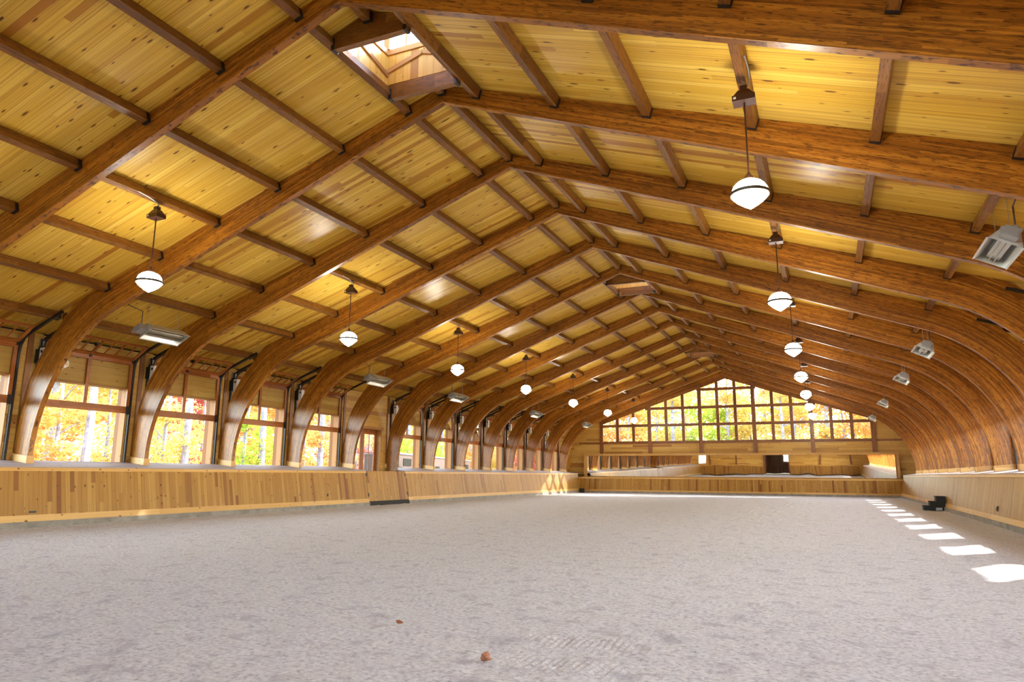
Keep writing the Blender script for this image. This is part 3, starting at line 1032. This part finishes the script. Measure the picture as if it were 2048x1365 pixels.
vb = MB()
vb.box(-2.4, -2.25, YR - 7.3, YR - .3, 0, 4.2); vb.box(1.85, 2.0, YR - 7.3, YR - .3, 0, 4.2); vb.box(-2.4, 2.0, YR - 7.3, YR - .3, 4.2, 4.35)
vb.box(-2.4, .6, YR - 7.45, YR - 7.3, 0, 4.2); vb.box(1.4, 2.0, YR - 7.45, YR - 7.3, 0, 4.2); vb.box(.6, 1.4, YR - 7.45, YR - 7.3, 0, 2.2); vb.box(.6, 1.4, YR - 7.45, YR - 7.3, 3.8, 4.2)
for yy in (-1.2, -2.6, -4.0, -5.4):
    for xx in (-2.25, 1.75): vb.box(xx, xx + .1, YR + yy - .1, YR + yy + .1, 0, 4.2)
struct(vb.build('wall_passage', M['post']))

# ------------------------------------------------------------------ pendant lamps
def make_pendant():
    r = empty('pendant_lamp')
    c = MB()   # ballast box
    b0, b1, h0, h1 = 0.15, 0.075, 0.0, 0.20
    c.box(-0.17, 0.17, -0.12, 0.12, 1.52, 1.61)
    c.hexa([Vector(p) for p in ((-.155, -.11, 1.61), (.155, -.11, 1.61), (.155, .11, 1.61), (-.155, .11, 1.61), (-.08, -.06, 1.72), (.08, -.06, 1.72), (.08, .06, 1.72), (-.08, .06, 1.72))])
    c.box(-.055, .055, -.05, .05, 1.72, 1.80)
    c.build('ballast_box', M['bronze'], r)
    MB().box(-.15, -.11, -.123, -.12, 1.55, 1.585).build('rating_label', M['white'], r)
    MB().tube([(0, 0, .26), (0, 0, 1.52)], 0.014, 8).build('stem', M['bronze'], r)
    MB().lathe([(0.02, .36), (.035, .33), (.085, .25), (.085, .225), (.02, .225)], 20).build('fitter_cap', M['bronze'], r)
    g_ = MB(); g_.lathe([(0.05, .235), (.12, .222), (.18, .19), (.235, .135), (.262, .06), (.27, 0.0), (.262, -.035), (.20, -.10), (.10, -.175), (.0, -.235)], 20)
    g_.build('glass_globe', M['globe'], r, weld=True)
    bd = MB(); bd.lathe([(.272, .034), (.290, .034), (.290, -.016), (.272, -.016)], 32)
    bd.tube([(0.28 * math.cos(a), 0.0, 0.30 * math.sin(a) * .82) for a in [math.pi * k / 12 for k in range(13)]], 0.011, 6)
    bd.build('metal_band', M['brass'], r)
    cd = MB(); cd.tube([(.0, 0, 1.80), (.02, 0, 1.86), (-.02, 0, 1.90), (0, 0, 1.955)], 0.008, 6)
    cd.tube([(.06, 0, 1.78), (.10, -.06, 1.84), (.11, -.30, 1.90), (.085, -.62, 1.955)], 0.012, 6)
    cd.build('hook_and_conduit', M['galv'], r)
    return r
pend = make_pendant()
kidmap()
first = True
pq = []
for s_ in (-1, 1):
    for i in range(-1, 7):  # pair nearest the camera is out of view, added to brighten the near sand
        n = 1 + 2 * i
        o = pend if first else copy_tree(pend); first = False
        y = YA(n) + TH + BAYL / 2
        if n == 13: y = YA(13) + TH + BAYL / 2
        o.location = (s_ * 6.46, y, 5.66)
        row = 'gate-side' if s_ < 0 else 'mounting-block-side'
        tag(o, 'lit white globe pendant lamp, %s from the mirror wall in the %s row' % (ORD[7 - i], row), 'pendant lamp', 'globe pendant lamps')

# ------------------------------------------------------------------ infrared heaters
def make_heater():
    r = empty('radiant_heater')
    L = 0.66
    h = MB()
    top, bot, H = 0.13, 0.27, 0.26
    # open-bottomed trapezoid hood
    for sg in (1, -1):
        q = [(sg * top, -L, H), (sg * top, L, H), (sg * bot, L, 0), (sg * bot, -L, 0)]
        h.prism([(sg * top, H), (sg * bot, 0), (sg * (bot - .015), 0), (sg * (top - .015), H)], -L, L)
        h.prism([(-bot, 0), (bot, 0), (top, H), (-top, H)], sg * L, sg * (L - .012))
        h.box(sg * bot, sg * (bot + .02), -L, L, -.012, .0)
    h.box(-top, top, -L, L, H - .015, H)
    h.build('hood', M['alu'], r)
    g_ = MB(); g_.box(-.11, .11, -L + .06, L - .06, .09, .12); 
    for sg in (1, -1): g_.box(sg * .035, sg * .05, -L + .03, L - .03, .03, .09)
    g_.build('reflector', M['grille'], r)
    b_ = MB(); b_.box(-.13, .13, -L - .26, -L - .02, .04, .20); b_.lathe([(.001, .20), (.06, .20), (.06, .26), (.001, .26)][::-1], 14, (0.03, -L - .14, 0)); b_.box(-.18, .10, -L - .30, -L - .26, .06, .14)
    b_.build('burner_unit', M['galv'], r)
    return r
def heater(n, s_, i):
    r = copy_tree(heat) if i else heat
    return r
heat = make_heater()
kidmap()
first = True
for s_ in (-1, 1):
    for i, n in enumerate((2, 5, 7, 10, 13)):
        o = heat if first else copy_tree(heat); first = False
        y = YA(n) + TH + BAYL / 2
        x = s_ * 10.25
        o.location = (x, y, 5.34)
        # leans towards the middle of the arena
        o.rotation_euler = (0, s_ * R(28), 0)
        row = 'gate-side' if s_ < 0 else 'mounting-block-side'
        tag(o, 'aluminium radiant heater, %s from the mirror wall, hung under the %s slope' % (ORD[5 - i], row), 'heater', 'radiant heaters')
        inv = o.rotation_euler.to_matrix().inverted()
        for yy in (-.5, .5):
            base = inv.inverted() @ Vector((0, yy, .26))
            topz = roof(x + base.x) - 5.34
            ch = MB(); ch.tube([inv @ base, inv @ Vector((base.x, yy, topz))], 0.006, 5); ch.build('suspension_wire', M['galv'], o)
        gp = inv.inverted() @ Vector((0.05, -.78, .2))
        ch = MB(); ch.tube([inv @ gp, inv @ Vector((gp.x, gp.y, gp.z + .42)), inv @ Vector((gp.x + s_ * -.02, gp.y - .5, gp.z + .50))], 0.014, 6)
        ch.build('gas_pipe', M['bronze'], o)

# ------------------------------------------------------------------ small things on the floor and walls
mb_ = MB()
mb_.box(0.0, 0.85, -.3, .3, 0, .2); mb_.box(.25, .85, -.3, .3, .2, .4); mb_.box(.5, .85, -.3, .3, .4, .62)
for x0 in (0, .25, .5):
    z = {0: .2, .25: .4, .5: .62}[x0]
    mb_.box(x0 - .015, x0 + .1, -.31, .31, z - .03, z + .005)
o = mb_.build('mounting_block', M['rubber'], None, (10.98, 36.5, 0.012))
tag(o, 'black three step mounting block on the sand beside the sunlit kick wall', 'mounting block')
o = MB().box(0, .24, 0, .16, 0, .12).build('grey_box', M['galv'], None, (11.42, 36.02, 0.02))
tag(o, 'small grey box at the foot of the black mounting block', 'box')
o = MB().box(-.18, .18, -.12, .12, 0, .34).build('black_box', M['rubber'], None, (-11.5, 56.55, 0.0))
tag(o, 'small black box in the corner of the two kick walls by the mirror', 'box')
def rock(r, seed, sx=1, sy=1, sz=1):
    import bmesh
    bm = bmesh.new()
    bmesh.ops.create_icosphere(bm, subdivisions=3, radius=r)
    for v in bm.verts:
        n_ = noise.noise(v.co * (1.6 / r) + Vector((seed, seed, seed)))
        v.co = v.co * (1 + 0.45 * n_)
        v.co = Vector((v.co.x * sx, v.co.y * sy, v.co.z * sz + (0.35 * r if abs(v.co.x) < r * .4 and v.co.z > 0 else 0)))
    me = bpy.data.meshes.new('stone'); bm.to_mesh(me); bm.free()
    return me
me = rock(0.042, 3.3, 1.0, .9, .75); me.materials.append(M['stone'])
o = bpy.data.objects.new('stone', me); C.objects.link(o); o.location = (4.68, 5.32, 0.03)
tag(o, 'orange brown stone lying on the sand near the camera', 'stone')
lf = MB()
pts = [(0, 0), (.03, .012), (.05, 0.03), (.03, .05), (.0, .06), (-.025, .035)]
lf.prism(pts, 0.0, 0.006, axis='z')
o = lf.build('dry_leaf', M['dryleaf'], None, (3.35, 6.1, 0.03)); o.rotation_euler = (.3, .2, .4)
tag(o, 'tiny reddish dry leaf on the sand', 'leaf')
# dark latch on the right kick wall and a slot plate on the left
def kx(z): return XF + (XT - XF) * z / ZT
lt = MB(); lt.box(-.03, 0.0, -.03, .03, 0, .16); lt.box(-.045, -.03, -.015, .015, .03, .13)
o = lt.build('wall_latch', M['black'], None, (kx(.5) - .012, 25.9, .44)); o.rotation_euler = (0, math.atan((XT - XF) / ZT), 0)
tag(o, 'small black latch on the kick wall near the mounting block', 'latch')
o = MB().box(0, .02, -.09, .09, 0, .05).build('slot_plate', M['black'], None, (-kx(.42) - .002, 12.15, .38))
tag(o, 'small black slot plate low on the gate-side kick wall', 'plate')
tag(MB().box(0, .02, -.03, .03, 0, .11).build('wall_latch', M['black'], None, (-kx(.5) - .002, 24.2, .5)), 'small black latch low on the kick wall before the gate', 'latch')

# ------------------------------------------------------------------ trailer outside
A = Vector((-18.8, 40.2, 0)); B = Vector((-26.3, 65.1, 0))
d = (B - A).normalized()
tz = math.atan2(d.y, d.x)
tr_ = empty('box_trailer', A, tz)
tag(tr_, 'long beige trailer with small dark windows parked outside beyond the entry door', 'trailer')
L = (B - A).length
bd = MB(); bd.box(0, L, 0.0, 2.4, 0.55, 2.72, grain=(1, 0, 0)); bd.build('body', M['cream'], tr_)
rf = MB(); rf.box(-.05, L + .05, -.06, 2.46, 2.72, 2.82); rf.build('roof', M['trailer_roof'], tr_)
st_ = MB(); st_.box(0, L, -.012, 0, 1.70, 1.73); st_.build('trim_stripe', M['bronze'], tr_)
def trailer_hit(px, py):
    dv = fw + (px - 1024) / FPX * r2 - (py - 682.5) / FPX * u2
    nrm = Vector((-d.y, d.x, 0))
    t = (A - CAM).dot(nrm) / dv.dot(nrm)
    p = CAM + dv * t
    return (p - A).dot(d), p.z
for (xa, ya), (xb, yb) in (((806.5, 917.5), (822, 933)), ((871, 933.5), (878.5, 940)), ((930, 930), (936, 940))):
    u0, z1 = trailer_hit(xa, ya); u1, z0 = trailer_hit(xb, yb)
    w = MB(); w.box(u0, u1, -.03, -.005, z0, z1); w.build('side_window', M['darkglass'], tr_)
for u_ in (8, 9.2, 17, 18.2):
    w = MB(); w.lathe([(.001, -.12), (.42, -.12), (.42, .12), (.001, .12)], 20)
    e = w.build('wheel', M['rubber'], tr_, (u_, .2, .40)); e.rotation_euler = (R(90), 0, 0)
for u_ in (1.5, L - 1.5):
    MB().box(u_ - .05, u_ + .05, 1.1, 1.3, -.06, .55).build('support_leg', M['black'], tr_)

# ------------------------------------------------------------------ trees
def crown_mesh(name, n, rx, rz, seed, size):
    rnd = random.Random(seed)
    vs, fs = [], []
    blobs = []
    for _ in range(26):
        a = rnd.uniform(0, 2 * math.pi); z = rnd.uniform(-1, 1); q = math.sqrt(1 - z * z) * rnd.uniform(.45, .95)
        blobs.append((Vector((q * rx * math.cos(a), q * rx * math.sin(a), z * rz * rnd.uniform(.6, .95))), rnd.uniform(.28, .5) * rx))
    for i in range(n):
        c, br = rnd.choice(blobs)
        v = Vector((rnd.gauss(0, 1), rnd.gauss(0, 1), rnd.gauss(0, 1))).normalized() * br * rnd.uniform(.5, 1.0)
        v.z *= 0.55
        p = c + v
        a = Vector((rnd.gauss(0, 1), rnd.gauss(0, 1), rnd.gauss(0, .5))).normalized()
        e = a.orthogonal().normalized()
        e = (e + a.cross(e) * rnd.uniform(-1, 1)).normalized()
        s_ = size * rnd.uniform(.6, 1.3)
        k0 = len(vs)
        vs += [p - a * s_, p - e * s_ * .55, p + a * s_, p + e * s_ * .55]
        fs.append((k0, k0 + 1, k0 + 2, k0 + 3))
    me = bpy.data.meshes.new(name)
    me.from_pydata([tuple(v) for v in vs], [], fs)
    return me
crowns = [crown_mesh('crown', 5200, 3.0, 3.6, s_, .13) for s_ in (1, 2, 3)]
crown_small = [crown_mesh('crown', 4200, 2.3, 2.6, s_, .11) for s_ in (4, 5)]
def trunk_mesh(h, r, seed, lean=0.05, branches=5, b0=.35):
    rnd = random.Random(seed)
    mb = MB()
    pts = [(lean * h * t * rnd.uniform(.7, 1.3) + .06 * math.sin(5 * t + seed), .05 * math.sin(4 * t + seed * 2), h * t) for t in [i / 8 for i in range(9)]]
    mb.tube(pts, [r * (1.15 - .75 * i / 8) for i in range(9)], 9)
    for k in range(branches):
        t = b0 + (1 - b0) * k / branches
        i = int(t * 8); p = Vector(pts[i])
        a = rnd.uniform(0, 6.28); l_ = rnd.uniform(.8, 2.1)
        e = p + Vector((math.cos(a) * l_, math.sin(a) * l_, l_ * rnd.uniform(.2, .7)))
        mb.tube([p, p.lerp(e, .5) + Vector((0, 0, .1)), e], [r * .35, r * .25, r * .1], 6)
    return mb.mesh('trunk', M['bark'])
trunks = [trunk_mesh(6.5, .13, 1), trunk_mesh(6.5, .16, 5, -.03)]
tall = [trunk_mesh(13.5, .20, 2, .01, 5, .5), trunk_mesh(13.5, .26, 7, .012, 5, .55)]
def tree(x, y, kind, col, lab, cat='tree', sc=1.0, z0=None, grp='trees outside the windows'):
    r = empty('autumn_tree' if kind != 'tall' else 'tall_tree', (x, y, -0.06), random.uniform(0, 6.28))
    r.scale = (sc, sc, sc)
    tm = random.choice(tall if kind == 'tall' else trunks)
    t = bpy.data.objects.new('trunk', tm); C.objects.link(t); t.parent = r
    src = random.choice(crowns if kind != 'small' else crown_small)
    c = bpy.data.objects.new('crown', src); C.objects.link(c); c.parent = r
    c.location = (0, 0, {'full': 4.4, 'small': 2.9, 'tall': 12.5}[kind])
    if not src.materials: src.materials.append(M['yellow'])
    c.material_slots[0].link = 'OBJECT'
    c.material_slots[0].material = M[col]
    tag(r, lab, cat, grp)
    return r
lf_cols = {1: ('orange', 'yellow', 'yellow'), 2: ('orange', 'yellow', 'orange'), 3: ('yellow', 'red', 'yellow'), 4: ('green', 'orange', 'green'), 5: ('orange', 'yellow', 'red'),
           6: ('red', 'orange', 'red'), 7: ('green', 'yellow', 'yellow'), 8: ('green', 'yellow', 'yellow'), 9: ('orange', 'yellow', 'yellow'), 10: ('yellow', 'orange', 'yellow'),
           11: ('yellow', 'orange', 'green'), 12: ('orange', 'yellow', 'yellow'), 13: ('red', 'yellow', 'orange')}
def through(n, f, s_, z=0):
    """a point s_ times as far away as the side opening of bay n"""
    q = Vector((-XW, YA(n) + f, 0))
    c0 = Vector((CAM.x, CAM.y, 0))
    return c0 + (q - c0) * s_
for n in range(1, 14):
    q = N1 - n
    where = 'outside, seen between arches %s and %s from mirror' % (NUM[q], NUM[q + 1])
    ca, cb, cc = lf_cols[n]
    s1 = 1.62 if n < 6 else (1.95 if n < 11 else 1.75)
    p = through(n, 1.2, s1 + .02); tree(p.x, p.y, 'small', ca, 'small %s leafed tree %s' % (ca, where), sc=1.0)
    p = through(n, 2.9, s1 + .28); tree(p.x, p.y, 'full', cb, 'full %s crowned tree %s' % (cb, where), sc=1.05)
    p = through(n, 0.6, s1 + .55); tree(p.x, p.y, 'full', cc, 'farther %s crowned tree %s' % (cc, where), sc=1.25)
    p = through(n, 2.2, s1 - .06 if n < 6 else s1 + .12); tree(p.x, p.y, 'tall', 'yellow', 'tall grey trunked tree %s' % where, sc=1.0)
    if n in (2, 3, 7, 9, 10, 12):
        p = through(n, 1.0, s1 + .35); tree(p.x, p.y, 'tall', 'orange', 'second, farther tall grey trunk %s' % where, sc=1.1)
# beyond the far gable
gx_ = [(-24, 'red'), (-19, 'yellow'), (-14.5, 'orange'), (-9.5, 'yellow'), (-5, 'green'), (0, 'yellow'), (4.5, 'yellow'), (9, 'orange'), (13.5, 'yellow'), (18, 'green')]
for i, (x, c_) in enumerate(gx_):
    tree(x, 76 + (i % 3) * 2.2, 'full', c_, '%s crowned tree behind the gable window, %s of ten counted from the gate side' % (c_, ORD[i + 1]), sc=1.3, grp='trees behind the gable')
for i, x in enumerate([-21, -12.5, -7, -2, 3.5, 7.5, 12]):
    t = tree(x, 73 + (i % 2) * 3, 'tall', ('yellow', 'orange')[i % 2], 'tall grey trunk behind the gable window, %s of seven counted from the gate side' % ORD[i + 1], sc=.92, grp='trunks behind the gable')
for i, (x, c_) in enumerate([(-27, 'orange'), (-17, 'yellow'), (-8, 'yellow'), (1, 'orange'), (10, 'yellow'), (19, 'orange')]):
    tree(x, 87, 'full', c_, 'large %s tree in the back row behind the gable window, %s of six' % (c_, ORD[i + 1]), sc=1.75, grp='back row behind the gable')
# woodland canopy farther off, leaves past counting
def backdrop():
    rnd = random.Random(11)
    vs, fs = [], []
    def leafs(n, fx):
        for i in range(n):
            p = fx()
            a = Vector((rnd.gauss(0, 1), rnd.gauss(0, 1), rnd.gauss(0, .6))).normalized()
            e = a.orthogonal().normalized(); e = (e + a.cross(e) * rnd.uniform(-1, 1)).normalized()
            s_ = rnd.uniform(.2, .42)
            k0 = len(vs)
            vs.extend([tuple(p - a * s_), tuple(p - e * s_ * .6), tuple(p + a * s_), tuple(p + e * s_ * .6)])
            fs.append((k0, k0 + 1, k0 + 2, k0 + 3))
    leafs(34000, lambda: Vector((rnd.uniform(-74, -62), rnd.uniform(0, 190), rnd.uniform(0, 1) ** .8 * 13)))
    leafs(16000, lambda: Vector((rnd.uniform(-50, 34), rnd.uniform(100, 107), rnd.uniform(0, 1) ** .8 * 14)))
    me = bpy.data.meshes.new('woodland_foliage'); me.from_pydata(vs, [], fs); me.materials.append(M['yellow'])
    o = bpy.data.objects.new('woodland_foliage', me); C.objects.link(o)
    tag(o, 'yellow and orange autumn woodland foliage far behind the arena', 'foliage', kind='stuff')
backdrop()
